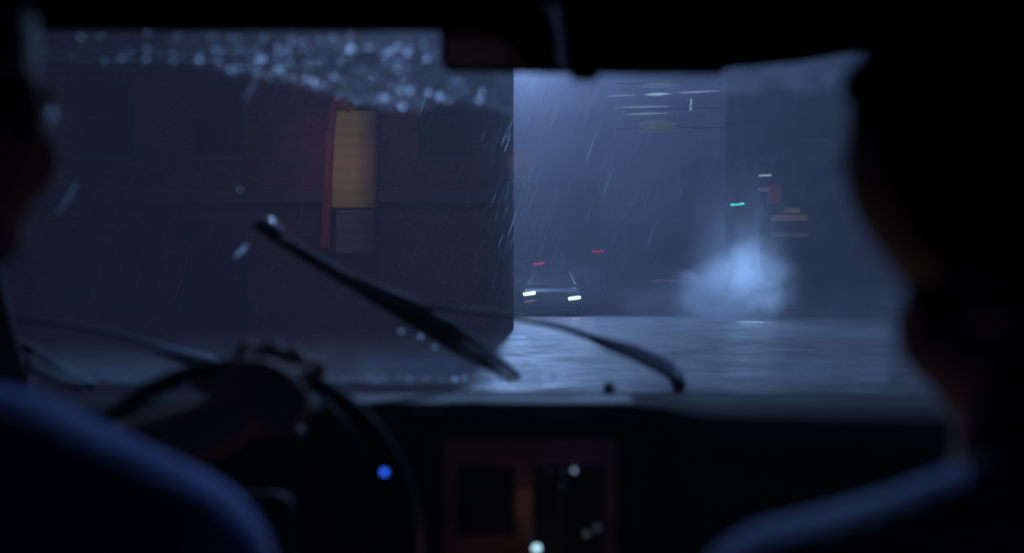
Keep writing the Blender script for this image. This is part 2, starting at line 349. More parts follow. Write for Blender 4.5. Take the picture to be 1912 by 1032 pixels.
# ---- traffic signals: horizontal heads with a row of lit lamps
def signal(px, py, Y, col, s, label, wpx=22, hpx=4.0, tilt=.08, side=1, group=None):
    c = P(px, py, Y); u = Y/FPX; wdt = wpx*u; r = hpx*u/2
    rt = empty('traffic_signal', (c.x, Y, 0), label, 'traffic signal', group)
    R = Matrix.Rotation(-tilt, 3, 'Y')
    b = bmesh.new()
    if side == 0: tube(b, [c+Vector((0, .1, 0)), Vector((XR, Y+.1, c.z)), Vector((XR, YR+.1, c.z))], .025, 6)
    else: cone(b, (c.x+side*wdt*.9, Y+.1, 0), (c.x+side*wdt*.9, Y+.1, c.z+.1), .07, .05, 10)
    if side: box(b, (c.x+side*wdt*.45, Y+.1, c.z), (wdt*.9, .06, .06))
    obj('pole' if side else 'bracket', b, M['frame'], rt)
    b = bmesh.new(); box(b, c+Vector((0, .12, 0)), (wdt+.2, .22, r*2+.16), R, bev=.03); obj('housing', b, M['frame'], rt)
    for k in (-1, 0, 1):
        b = bmesh.new(); ball(b, c+R@Vector((k*wdt*.33, 0, (r*.25 if k == 0 else 0)*-1)), (wdt*.2, .06, r), R, 12)
        obj('lamp', b, emis('signal_glow', col, s*(1 if k else .8)), rt)
signal(1006, 492, 70, (1, .05, .22), .62, 'low red signal above the two cars, nearer the dark building', 22, 4.5, .15, -1)
signal(1117, 469, 95, (1, .05, .22), .50, 'higher red signal further along the street, right of the other red one', 22, 5, .05)
signal(1377, 381, 34, (.12, .95, .95), .95, 'bright cyan green signal left of the right building corner', 26, 5, .1, 0)
signal(1252, 524, 75, (.35, .42, .5), .16, 'faint pale strip of light left of the steam plume', 70, 5, 0)

# ---- cars outside
def street_car(px, Y, label, lit, hl_py, span_px, roofpx, cname):
    u = Y/FPX; c = P(px, hl_py, Y); g = 0
    rt = empty('sedan_car', (c.x, Y, 0), label, 'car', 'cars standing in the wet street')
    hw = max(.86, span_px*u/2+.2); zh = c.z; zr = CZ+(HOR-roofpx)*u; zb = zh+.22
    pm = M['carp']
    def loft(secs):
        b = bmesh.new(); rings = [[b.verts.new((c.x+x, y, z)) for x, z in s] for y, s in secs]
        k = len(rings[0])
        for A, B in zip(rings, rings[1:]):
            for i in range(k): b.faces.new((A[i], A[(i+1) % k], B[(i+1) % k], B[i]))
        b.faces.new(rings[0]); b.faces.new(rings[-1]); return b
    def sec(w, z0, z1, w2=None): w2 = w2 or w*.94; return [(-w, z0), (w, z0), (w, (z0+z1)/2), (w2, z1), (-w2, z1), (-w, (z0+z1)/2)]
    body = obj('body', loft([(Y, sec(hw*.96, .28, zb-.1)), (Y+.12, sec(hw, .24, zb)), (Y+1.3, sec(hw, .24, zb+.1)), (Y+3.6, sec(hw, .24, zb+.12)), (Y+4.6, sec(hw*.95, .3, zb+.02))]), pm, rt)
    obj('cabin', loft([(Y+1.25, sec(hw*.9, zb+.09, zb+.13, hw*.88)), (Y+1.85, sec(hw*.86, zb+.1, zr-.03, hw*.72)), (Y+2.9, sec(hw*.86, zb+.1, zr, hw*.72)), (Y+3.7, sec(hw*.9, zb+.1, zb+.15, hw*.86))]), M['pane'], rt)
    b = bmesh.new(); box(b, (c.x, Y+2.4, zr+.02), (hw*1.5, 1.15, .05), bev=.02)
    for s in (-1, 1): tube(b, [(c.x+s*hw*.9, Y+1.24, zb+.12), (c.x+s*hw*.73, Y+1.84, zr)], .035, 6)
    obj('roof', b, pm, rt)
    b = bmesh.new(); box(b, (c.x, Y-.03, zh-.28), (hw*1.96, .12, .13), bev=.03); obj('bumper', b, M['carp'], rt)
    b = bmesh.new()
    for k in range(5): box(b, (c.x, Y-.015, zh-.09+.045*k), (span_px*u*.55, .04, .015))
    obj('grille', b, M['frame'], rt)
    for s in (-1, 1):
        w_ = bmesh.new(); cone(w_, (c.x+s*hw*.98-.09*s, Y+.85, .32), (c.x+s*hw*.98+.02*s, Y+.85, .32), .32, .32, 20); wh = obj('wheel', w_, M['rubber'], rt)
        w_ = bmesh.new(); cone(w_, (c.x+s*hw+.0*s, Y+.85, .32), (c.x+s*hw+.03*s, Y+.85, .32), .18, .16, 14); obj('rim', w_, M['chrome'], wh)
        w_ = bmesh.new(); box(w_, (c.x+s*(hw+.12), Y+1.45, zb+.2), (.2, .1, .12), bev=.03); obj('wing_mirror', w_, pm, rt)
        hx = c.x+s*span_px*u/2; dz = -s*4.2*u if lit else 0
        b = bmesh.new(); box(b, (hx, Y-.03, zh+dz), (23*u, .07, 6.2*u), Matrix.Rotation(-.13 if lit else 0, 3, 'Y'), bev=.03 if lit else .01)
        obj('headlight', b, M['hl'] if lit else M['chrome'], rt)
        if lit:
            b = bmesh.new(); box(b, (hx+.02, Y-.05, zh+dz-14*u), (22*u, .05, 1.6*u), Matrix.Rotation(-.13, 3, 'Y'), bev=.008)
            obj('indicator', b, emis('side_lamp', (.75, .4, .5), .42), rt)
            ld = bpy.data.lights.new('beam', 'SPOT'); ld.energy = 12; ld.spot_size = 1.0; ld.spot_blend = 1; ld.shadow_soft_size = .1; ld.color = (.8, .9, 1)
            lo = bpy.data.objects.new('beam', ld); COL.objects.link(lo); lo.location = (hx, Y-.2, zh); lo.rotation_euler = (math.radians(84), 0, math.radians(180))
            lo.parent = rt; bpy.context.view_layer.update(); lo.matrix_parent_inverse = rt.matrix_world.inverted()
    return rt
M['carp'] = mat('wet_car_paint', (.05, .055, .07), .25, .5, coat=.8)
M['hl'] = emis('headlight_glow', (.72, 1.0, .98), 2.2)
street_car(1030.5, 36, 'car facing us down the street with both headlights lit', True, 552, 84, 508, 'a')
street_car(978, 46, 'unlit pale-roofed car half behind the dark building corner', False, 548, 66, 503, 'b')

# ---- steam
def steam(name, c, r, dens, nscale, label, aniso=.3, thr=.42):
    b = bmesh.new(); bmesh.ops.create_icosphere(b, subdivisions=3, radius=1)
    o = obj(name, b, None or steam_mat(name, dens, nscale, aniso, thr)); o.location = c; o.scale = r
    o['label'] = label; o['category'] = 'steam'; o['kind'] = 'stuff'
    return o
def steam_mat(name, dens, nscale, aniso, thr):
    m = bpy.data.materials.new(name); m.use_nodes = True; t = m.node_tree; t.nodes.clear(); n = t.nodes.new; l = t.links.new
    o = n('ShaderNodeOutputMaterial'); v = n('ShaderNodeVolumePrincipled'); v.inputs['Color'].default_value = (.86, .93, 1, 1); v.inputs['Anisotropy'].default_value = aniso
    c = n('ShaderNodeTexCoord'); ln = n('ShaderNodeVectorMath'); ln.operation = 'LENGTH'; l(c.outputs['Object'], ln.inputs[0])
    f = n('ShaderNodeMapRange'); f.interpolation_type = 'SMOOTHSTEP'; f.inputs['From Min'].default_value = 1.0; f.inputs['From Max'].default_value = .1
    l(ln.outputs['Value'], f.inputs['Value'])
    z = n('ShaderNodeTexNoise'); z.inputs['Scale'].default_value = nscale; z.inputs['Detail'].default_value = 6; z.inputs['Distortion'].default_value = 1.2
    l(c.outputs['Object'], z.inputs['Vector'])
    g = n('ShaderNodeMapRange'); g.inputs['From Min'].default_value = thr; g.inputs['From Max'].default_value = .68; l(z.outputs['Fac'], g.inputs['Value'])
    mu = n('ShaderNodeMath'); mu.operation = 'MULTIPLY'; l(f.outputs[0], mu.inputs[0]); l(g.outputs[0], mu.inputs[1])
    pw = n('ShaderNodeMath'); pw.operation = 'POWER'; pw.inputs[1].default_value = 1.6; l(mu.outputs[0], pw.inputs[0]); mu = pw
    m2 = n('ShaderNodeMath'); m2.operation = 'MULTIPLY'; m2.inputs[1].default_value = dens; l(mu.outputs[0], m2.inputs[0])
    l(m2.outputs[0], v.inputs['Density']); l(v.outputs[0], o.inputs['Volume']); return m
fl = P(1392, 545, 34.2)
rt = empty('steam_fill', (fl.x, fl.y, 0), 'added lamp on a short post, hidden behind the steam to brighten it', 'lamp')  # added unseen source that brightens the steam from behind
b = bmesh.new(); cone(b, (fl.x, fl.y, 0), (fl.x, fl.y, fl.z-.1), .04, .03, 10); cone(b, (fl.x, fl.y, 0), (fl.x, fl.y, .06), .25, .22, 14); obj('post', b, M['frame'], rt)
b = bmesh.new(); ball(b, fl, .1, seg=14); obj('bulb', b, emis('steam_fill_bulb', (.5, .75, 1), .8), rt)
ld = bpy.data.lights.new('steam_fill_light', 'SPOT'); ld.spot_size = math.radians(75); ld.spot_blend = 1; ld.energy = 800; ld.color = (.34, .56, 1); ld.shadow_soft_size = .4
lo = bpy.data.objects.new('steam_fill_light', ld); COL.objects.link(lo); lo.location = fl+Vector((0, -.2, .45)); lo.rotation_euler = Vector((-.12, -1, .12)).to_track_quat('-Z', 'Y').to_euler(); lo.parent = rt; bpy.context.view_layer.update(); lo.matrix_parent_inverse = rt.matrix_world.inverted()
steam('steam', P(1372, 540, 31), (2.25, 1.6, 1.7), 5.0, 1.5, 'bright blue-white puff of steam rising from the road at the street corner', thr=.38)
steam('steam', P(1385, 430, 32), (2.1, 1.6, 3.0), .45, 1.5, 'thin steam drifting up above the bright puff', thr=.36)
steam('steam', P(1270, 560, 29), (2.6, 1.6, 1.1), .55, 1.6, 'low wisps of steam trailing to the left of the bright puff', thr=.38)
steam('steam', P(1560, 600, 22), (4.2, 3.5, 1.5), .16, 1.4, 'low thin mist spreading over the road on the right', thr=.35)
steam('steam', P(1040, 530, 33), (3.2, 1.4, 1.3), .16, 1.3, 'faint low drift of mist in front of the oncoming car', thr=.25)
steam('steam', P(985, 330, 23.5), (1.5, 1.1, 3.6), .16, 1.3, 'thin upright drift of mist softening the corner of the dark building', thr=.25)
steam('steam', P(1230, 260, 48), (8, 8, 9), .05, 1.6, 'wide pale drift of mist hanging high over the street', thr=.35)

# ---- falling rain
b = bmesh.new()
d = Vector((-.36, -.0, -1)).normalized()
for i in range(380):
    Y = random.uniform(9, 22)
    px = random.gauss(820, 240) if random.random() < .7 else random.uniform(60, 1600); py = random.uniform(150, 640)
    p = P(px, py, Y); ln = random.uniform(.04, .16)*Y/10*random.choice((1, 1, 1.7)); r = random.uniform(.25, .5)*Y/FPX
    dd = (d+Vector((random.gauss(0, .04), 0, 0))).normalized()
    tube(b, [p-dd*ln, p, p+dd*ln], [r*.3, r, r*.8], 4)
for i in range(26):                     # denser gust beside the building corner
    Y = random.uniform(9, 14); p = P(935+random.gauss(0, 18), random.uniform(245, 470), Y); ln = random.uniform(.05, .14); r = random.uniform(.4, .8)*Y/FPX
    tube(b, [p-d*ln, p, p+d*ln], [r*.3, r, r*.8], 4)
tag(obj('rain', b, film_mat('rain_water', .12, .42, 30)), 'slanting streaks of falling rain outside the windscreen', 'rain', kind='stuff')

# ================================================================ OUR CAR
car = empty('car', (0, 1, 0), 'dark car cabin we look out of, with windscreen, dashboard and wipers', 'car')
# windscreen surface: s in 0..1 bottom to top
WB, WT = (1.76, .952), (1.33, 1.452)
def wsurf(x, s, off=0.0):
    y = WB[0]+(WT[0]-WB[0])*s-.13*x*x; z = WB[1]+(WT[1]-WB[1])*s-.012*x*x
    nrm = Vector((0, WT[1]-WB[1], -(WT[0]-WB[0]))).normalized()     # outwards: forward and up
    return Vector((x, y, z))+nrm*off
def W(px, py, off=.004):               # photo pixel -> point on the windscreen
    lo, hi = -.6, 1.6
    for _ in range(40):
        s = (lo+hi)/2; y = 1.5
        for _ in range(5): x = CX+(px-956)*y/FPX; y = wsurf(x, s, off).y
        p = wsurf(x, s, off); q = HOR-(p.z-CZ)*FPX/p.y
        if q > py: lo = s
        else: hi = s
    return p
b = bmesh.new(); g = [[b.verts.new(wsurf(-.80+1.6*i/24+(0), s/10*1.06-.03)) for i in range(25)] for s in range(11)]
for i in range(10):
    for j in range(24): b.faces.new((g[i][j], g[i][j+1], g[i+1][j+1], g[i+1][j]))
bmesh.ops.solidify(b, geom=b.faces[:], thickness=.005)
obj('windscreen', b, M['glass'], car, True)
# pillars, header, roof, sides
def strip(s0, s1, x0, x1, th, name, m, n=12):
    b = bmesh.new()
    for k in range(n):
        pass
    return b
b = bmesh.new()
tube(b, [wsurf(-.80+1.6*i/16, 1.03, -.005) for i in range(17)], .028, 10); obj('windscreen_header', b, M['liner'], car, True)
for s in (-1, 1):
    b = bmesh.new(); tube(b, [wsurf(s*(.80-.06*k/8), k/8*1.08-.04, -.005) for k in range(9)], .035, 10); obj('windscreen_pillar', b, M['liner'], car, True)
ROOF = 1.47
b = bmesh.new()
box(b, (0, .05, ROOF+.035), (1.66, 2.62, .05), bev=.02); obj('headliner', b, M['liner'], car)
b = bmesh.new(); box(b, (0, -.02, ROOF+.085), (1.60, 2.5, .04), bev=.02); obj('roof', b, M['paint'], car)
for s in (-1, 1):
    b = bmesh.new()
    box(b, (s*.86, .4, .6), (.07, 3.0, .66), bev=.02)                       # doors to the window line
    box(b, (s*.82, -.55, 1.2), (.06, 1.1, .56), bev=.02)                    # rear quarter
    box(b, (s*.82, .47, 1.2), (.05, .42, .56), bev=.02)                     # door post
    obj('door', b, M['liner'], car)
    b = bmesh.new(); box(b, (s*.83, 1.0, 1.2), (.006, .66, .52)); obj('side_window', b, M['glass'], car)
b = bmesh.new(); box(b, (0, -1.15, .9), (1.7, .08, 1.15)); obj('rear_wall', b, M['liner'], car)
b = bmesh.new(); box(b, (0, .5, .26), (1.66, 3.3, .04)); obj('floor', b, M['liner'], car)
b = bmesh.new(); box(b, (0, .46, .48), (1.4, .55, .22), bev=.06); box(b, (0, .22, .74), (1.4, .16, .40), Matrix.Rotation(.15, 3, 'X'), bev=.05); obj('bench_seat', b, M['seat'], car)
# bonnet
b = bmesh.new()
g = [[b.verts.new((-.8+1.6*i/14, 1.86+.11*j-.10*(-.8+1.6*i/14)**2, .885-.008*j-.0012*j*j-.05*(-.8+1.6*i/14)**2)) for i in range(15)] for j in range(11)]
for i in range(10):
    for j in range(14): b.faces.new((g[i][j], g[i][j+1], g[i+1][j+1], g[i+1][j]))
bmesh.ops.solidify(b, geom=b.faces[:], thickness=.02)
obj('bonnet', b, M['paint'], car, True)
b = bmesh.new()
for s in (-1, 1): box(b, (s*.84, 2.3, .52), (.08, 1.4, .4), bev=.03)
box(b, (0, 3.0, .42), (1.7, .1, .36), bev=.04); obj('front_body', b, M['paint'], car)
# dashboard: a lofted pad following the windscreen foot, with a dark front
def dsec(x):
    yb = WB[0]-.13*x*x-.02; zb = WB[1]-.012*x*x-.002
    k = min(1, max(0, (x-.16)/.05)); k = k*k*(3-2*k)                          # passenger side bulges further back
    fr = .20+.085*k
    return [(yb, zb), (yb-fr*.6, zb+.004-.002*k), (yb-fr*.92, zb-.001-.006*k), (yb-fr-.005, zb-.012-.014*k), (yb-fr+.0, zb-.03-.02*k), (yb-fr+.03, zb-.06)]
b = bmesh.new(); xs = [-.8+1.6*i/80 for i in range(81)]
R = [[b.verts.new((x, y, z)) for y, z in dsec(x)] for x in xs]
for A, B in zip(R, R[1:]):
    for i in range(len(A)-1): b.faces.new((A[i], A[i+1], B[i+1], B[i]))
bmesh.ops.solidify(b, geom=b.faces[:], thickness=.006)
dash = obj('dashboard', b, M['pad'], car, True)
b = bmesh.new()
R = []
for x in xs:
    s_ = dsec(x); y, z = s_[-1]
    R.append([b.verts.new((x, y-.004, z+.004)), b.verts.new((x, y-.035, z-.03)), b.verts.new((x, y-.03, .72)), b.verts.new((x, y+.05, .5))])
for A, B in zip(R, R[1:]):
    for i in range(3): b.faces.new((A[i], A[i+1], B[i+1], B[i]))
obj('dashboard_front', b, M['black'], dash, True)
# centre housing of the dash with thin trims
def pbox(px0, py0, px1, py1, Y, th, m, name, parent, bev=.003):
    a = P(px0, py0, Y); c = P(px1, py1, Y); b = bmesh.new(); box(b, ((a.x+c.x)/2, Y+th/2, (a.z+c.z)/2), (c.x-a.x, th, a.z-c.z), bev=bev); return obj(name, b, m, parent)
hs = pbox(600, 752, 1200, 1180, 1.46, .12, M['black'], 'centre_console', dash, .012)
def rrect(px0, py0, px1, py1, Y, r, m, name, parent):
    b = bmesh.new(); tube(b, [P(px0, py1, Y), P(px0, py0+14, Y), P(px0+14, py0, Y), P((px0+px1)/2, py0, Y), P(px1-14, py0, Y), P(px1, py0+14, Y), P(px1, py1, Y)], r, 8)
    return obj(name, b, m, parent, True)
rrect(640, 776, 1190, 1150, 1.452, .0035, M['trim'], 'trim_strip', hs)
rrect(800, 808, 1160, 1150, 1.45, .002, M['trim'], 'trim_strip', hs)
# walnut surround with a black recess, radio beside it
a = bmesh.new()
for (x0, y0, x1, y1) in ((828, 820, 1150, 868), (828, 868, 852, 1000), (962, 868, 994, 1000), (1128, 868, 1150, 1100), (828, 1000, 994, 1100)):
    p0 = P(x0, y0, 1.445); p1 = P(x1, y1, 1.445); box(a, ((p0.x+p1.x)/2, 1.45, (p0.z+p1.z)/2), (p1.x-p0.x, .014, p0.z-p1.z))
obj('wood_panel', a, M['wood'], hs)
pbox(852, 868, 962, 1000, 1.451, .006, M['rubber'], 'recess', hs, .001)
rad = pbox(994, 868, 1128, 1100, 1.442, .014, M['black'], 'radio', hs, .002)
for (x, y, r) in ((1025, 880, .004), (1050, 880, .004), (1095, 998, .007), (1115, 985, .007), (1050, 905, .005)):
    b = bmesh.new(); c = P(x, y, 1.435); cone(b, c+Vector((0, .008, 0)), c-Vector((0, .008, 0)), r, r*.85, 14); obj('knob', b, M['chrome'], rad, True)
b = bmesh.new()
for k in range(6): c = P(1048, 920+16*k, 1.438); box(b, c, (.02, .006, .007), bev=.001)
obj('button_row', b, M['trim'], rad)
def lamp(px, py, Y, r, col, s, parent):
    b = bmesh.new(); ball(b, P(px, py, Y), (r, r*.6, r), seg=12); return obj('indicator_lamp', b, emis('indicator_glow', col, s), parent, True)
lamp(718, 881, 1.40, .0044, (.03, .12, 1.0), 1.7, dash)
ld = bpy.data.lights.new('cabin_fill', 'SPOT'); ld.energy = .7; ld.spot_size = math.radians(110); ld.spot_blend = 1; ld.color = (1, .55, .47); ld.shadow_soft_size = .01  # added warm fill aimed back at the two people
lo = bpy.data.objects.new('cabin_fill', ld); COL.objects.link(lo); lo.location = P(1002, 1045, 1.385); lo.rotation_euler = Vector((.05, -1, .25)).to_track_quat('-Z', 'Y').to_euler(); lo.parent = rad; bpy.context.view_layer.update(); lo.matrix_parent_inverse = rad.matrix_world.inverted()
ld = bpy.data.lights.new('wood_fill', 'POINT'); ld.energy = .006; ld.color = (1, .5, .3); ld.shadow_soft_size = .02  # added warm point that brightens the wood panel
lo = bpy.data.objects.new('wood_fill', ld); COL.objects.link(lo); lo.location = P(985, 990, 1.36); lo.parent = rad; bpy.context.view_layer.update(); lo.matrix_parent_inverse = rad.matrix_world.inverted()
lamp(1072, 878, 1.425, .0028, (.35, .5, .75), .8, rad)
lamp(1002, 1023, 1.40, .0046, (.5, .85, 1.0), 2.0, rad)
lamp(1095, 996, 1.42, .004, (.3, .45, .5), .10, rad)
lamp(1115, 985, 1.42, .004, (.3, .45, .5), .08, rad)
# small knob on the dash top by the glass
b = bmesh.new(); c = P(1137, 716, 1.60); c.z = WB[1]
cone(b, c, c+Vector((0, 0, .014)), .016, .007, 14); ball(b, c+Vector((0, 0, .018)), .007, seg=12); cone(b, c-Vector((.028, 0, 0)), c+Vector((.028, 0, .002)), .006, .004, 10)
obj('dash_knob', b, M['black'], dash, True)
# instrument cluster in front of the driver, hidden behind hand and shoulder; gauge glow added as warm fill
ic = pbox(110, 800, 560, 960, 1.45, .08, M['black'], 'instrument_cluster', dash, .01)
for px in (100, 220, 330):
    b = bmesh.new(); c = P(px, 890, 1.445); cone(b, c+Vector((0, .004, 0)), c, .026, .026, 24); gg = obj('gauge', b, emis('gauge_glow', (1, .32, .16), .1), ic)
    b = bmesh.new(); box(b, c-Vector((0, .004, -.008)), (.002, .002, .02)); obj('needle', b, emis('needle_glow', (1, .25, .08), .15), gg)
# sun visor and mirror
b = bmesh.new()
q = [P(1200, 140, 1.22), P(1340, 136, 1.22), P(1352, 128, 1.22), P(1480, 117, 1.2), P(1610, 96, 1.18), P(1700, 85, 1.17)]
tp = [P(1200, 0, 1.22), P(1340, 0, 1.22), P(1352, 0, 1.22), P(1480, 0, 1.2), P(1610, 0, 1.18), P(1700, 0, 1.17)]
top_z = ROOF+.005
for off in (0, .02):
    for a_, c_ in zip(list(zip(q, tp)), list(zip(q, tp))[1:]): pass
vb = [b.verts.new(p) for p in q]; vt = [b.verts.new((p.x, p.y-.04, top_z)) for p in q]
for i in range(len(q)-1): b.faces.new((vb[i], vb[i+1], vt[i+1], vt[i]))
bmesh.ops.solidify(b, geom=b.faces[:], thickness=.022)
vis = obj('sun_visor', b, M['liner'], car, True)
b = bmesh.new(); p = P(1268, 10, 1.19); tube(b, [p+Vector((0, 0, .02)), p+Vector((.002, 0, .004)), p-Vector((0, 0, .006))], .0012, 6); obj('visor_clip', b, M['chrome'], vis)
b = bmesh.new()
e0 = [P(x, 58, 1.22) for x in (-40, 200, 500, 845)]
vb = [b.verts.new(p) for p in e0]; vt = [b.verts.new((p.x, p.y-.10, ROOF+.008)) for p in e0]
for i in range(3): b.faces.new((vb[i], vb[i+1], vt[i+1], vt[i]))
bmesh.ops.solidify(b, geom=b.faces[:], thickness=.02)
obj('sun_visor', b, M['liner'], car, True)
# rear view mirror, turned to the driver
MY = 1.13; yaw = math.radians(19); pit = math.radians(12)
mc = P(1082, 68, MY)
MR = Matrix.Rotation(math.radians(4.2), 3, 'Y') @ Matrix.Rotation(-yaw, 3, 'Z') @ Matrix.Rotation(pit, 3, 'X')      # local -Y is the mirror's face
mw, mh = .304, .074
b = bmesh.new()
def rr(wd, ht, r, y, n=6):
    o = []
    for (sx, sz, a0) in ((1, 1, 0), (-1, 1, 90), (-1, -1, 180), (1, -1, 270)):
        for k in range(n+1):
            a = math.radians(a0+90*k/n); o.append(mc+MR@Vector((sx*(wd/2-r)+r*math.cos(a), y, sz*(ht/2-r)+r*math.sin(a))))
    return o
r0 = [b.verts.new(p) for p in rr(mw, mh, .014, 0)]; r1 = [b.verts.new(p) for p in rr(mw-.004, mh-.004, .013, -.004)]; r2 = [b.verts.new(p) for p in rr(mw-.03, mh-.02, .012, .028)]
b.faces.new(r2)
for A, B in ((r0, r1), (r2, r0)):
    for i in range(len(A)): b.faces.new((A[i], A[(i+1) % len(A)], B[(i+1) % len(A)], B[i]))
b.faces.new(r1)
mir = obj('rear_view_mirror', b, M['black'], car, False)
b = bmesh.new(); b.faces.new([b.verts.new(p) for p in rr(mw-.012, mh-.012, .010, -.0055)]); obj('mirror_glass', b, M['mirror'], mir)
b = bmesh.new(); tube(b, [mc+Vector((0, .03, .0)), mc+Vector((.0, .07, .05)), mc+Vector((0, .1, ROOF-mc.z+.01))], .009, 10); ball(b, mc+Vector((0, .03, 0)), .014, seg=12); obj('mirror_stem', b, M['black'], mir, True)
b = bmesh.new(); box(b, P(1092, 138, 1.11), (.026, .02, .012), bev=.004); obj('dimmer_lever', b, M['black'], mir)
# steering wheel
SW = P(430, 1020, 1.15); SR = .186
wr = Matrix.Rotation(math.radians(-14), 3, 'X')
sw = empty('steering_wheel', SW); sw.parent = car; bpy.context.view_layer.update(); sw.matrix_parent_inverse = car.matrix_world.inverted()
def wp(a, r=SR, y=0): return SW+wr@Vector((r*math.cos(a), y, r*math.sin(a)))
b = bmesh.new(); tube(b, [wp(2*math.pi*k/64) for k in range(64)], .0095, 10, True); obj('rim', b, M['black'], sw, True)
for an in (math.radians(200), math.radians(340), math.radians(270)):
    b = bmesh.new(); tube(b, [wp(an, .04, .03), wp(an, .11, .02), wp(an, SR)], [.016, .011, .009], 8); obj('spoke', b, M['black'], sw, True)
b = bmesh.new(); box(b, SW+Vector((0, .03, 0)), (.12, .05, .10), wr, bev=.02); obj('hub', b, M['black'], sw)
b = bmesh.new(); cone(b, SW+Vector((0, .05, 0)), SW+Vector((0, .3, -.08)), .035, .045, 14); obj('steering_column', b, M['black'], sw, True)
b = bmesh.new(); tube(b, [P(600, 745, 1.25), P(640, 785, 1.25), P(692, 868, 1.25)], [.003, .004, .005], 8); obj('gear_stalk', b, M['trim'], sw, True)

# wipers: blade + main arm + parallel link
def pipe(parent, name, pts, rad, m, off=.03, squash=1.0, seg=8):
    b = bmesh.new(); tube(b, [W(x, y, off) for x, y in pts], rad, seg, squash=squash); return obj(name, b, m, parent, True)
def wiper():
    root = empty('wiper', W(1265, 706, .03)); root.parent = car; bpy.context.view_layer.update(); root.matrix_parent_inverse = car.matrix_world.inverted()
    bl = [(480, 414), (540, 450), (640, 511), (740, 573), (850, 640), (962, 703)]
    pipe(root, 'rubber_blade', [(x-6, y+8) for x, y in bl], [.0035, .0055, .0055, .0055, .0055, .003], M['rubber'], .012, 1.0)
    pipe(root, 'blade_frame', bl, [.003, .004, .005, .0058, .0048, .0025], M['wmetal'], .024)
    pipe(root, 'claw', [(600, 487), (690, 532), (770, 570), (840, 620), (880, 655)], [.003, .0055, .0115, .007, .003], M['rubber'], .032)
    pipe(root, 'tip_highlight', [(484, 408), (500, 414), (530, 434)], [.006, .0065, .003], M['tip_tone'], .03)  # pale piece in place of the highlight on the blade tip
    pipe(root, 'arm', [(780, 573), (860, 578), (950, 590), (1040, 608), (1100, 628), (1130, 640), (1190, 660), (1240, 684), (1268, 706)], [.004, .003, .0035, .0045, .0055, .009, .012, .013, .011], M['arm'], .035)
    pipe(root, 'link_rod', [(775, 575), (840, 605), (900, 650), (968, 704)], [.006, .006, .007, .007], M['wmetal'], .03)
    pipe(root, 'pivot', [(1262, 700), (1268, 722)], [.011, .012], M['wmetal'], .02)
    return root
M['tip_tone'] = mat('tip_highlight_tone', (.55, .6, .65), .35, .6)
M['arm'] = mat('grey_arm', (.10, .13, .20), .7, .3)
wp1 = wiper()
wp2 = copy_tree(wp1, car)
wp2.location = wp1.location+Vector((W(170, 722, .03)-W(965, 703, .03)))
# cowl strip under the wipers
b = bmesh.new(); R = []
for x in xs:
    p = wsurf(x, -.035, .01); R.append([b.verts.new(p+Vector((0, .0, .0))), b.verts.new(p+Vector((0, .05, -.015))), b.verts.new(p+Vector((0, .16, -.06)))])
for A, B in zip(R, R[1:]):
    for i in range(2): b.faces.new((A[i], A[i+1], B[i+1], B[i]))
bmesh.ops.solidify(b, geom=b.faces[:], thickness=.004)
obj('cowl', b, M['paint'], car, True)

# ---- rain film on the unwiped glass (top arcs)
edge = [(60, 118), (200, 120), (330, 118), (420, 135), (520, 152), (600, 172), (680, 198), (740, 213), (790, 207), (850, 186), (900, 200), (960, 214), (1050, 206), (1150, 190), (1300, 176), (1450, 168), (1660, 176)]
def ey(x):
    for (x0, y0), (x1, y1) in zip(edge, edge[1:]):
        if x0 <= x <= x1: return y0+(y1-y0)*(x-x0)/(x1-x0)
    return 170
def film(name, bottom, top, label, m, n=90, rows=10, off=.0035):
    b = bmesh.new(); g = []
    for i in range(n+1):
        x = 60+1600*i/n; yb = bottom(x)+random.uniform(-4, 4); yt = top(x); g.append([b.verts.new(W(x, yb+(yt-yb)*j/rows, off)) for j in range(rows+1)])
    for A, B in zip(g, g[1:]):
        for j in range(rows): b.faces.new((A[j], A[j+1], B[j+1], B[j]))
    return tag(obj(name, b, m, None, True), label, 'water', kind='stuff')
film('rain_film', ey, lambda x: 36, 'film of rain on the unwiped top of the windscreen', M['film'])
film('condensation', lambda x: 716, lambda x: ey(x)+6, 'thin mist over the wiped part of the windscreen', M['mist'], 60, 20, .0030)
film('foot_glow', lambda x: 714, lambda x: 590, 'pale film added along the foot of the windscreen as a blue glow', film_mat('foot_glow_film', .05, .13, 14, low=(.955, 1.05)), 50, 12, .0026)  # scattering strip standing in for the glow of the lit ground
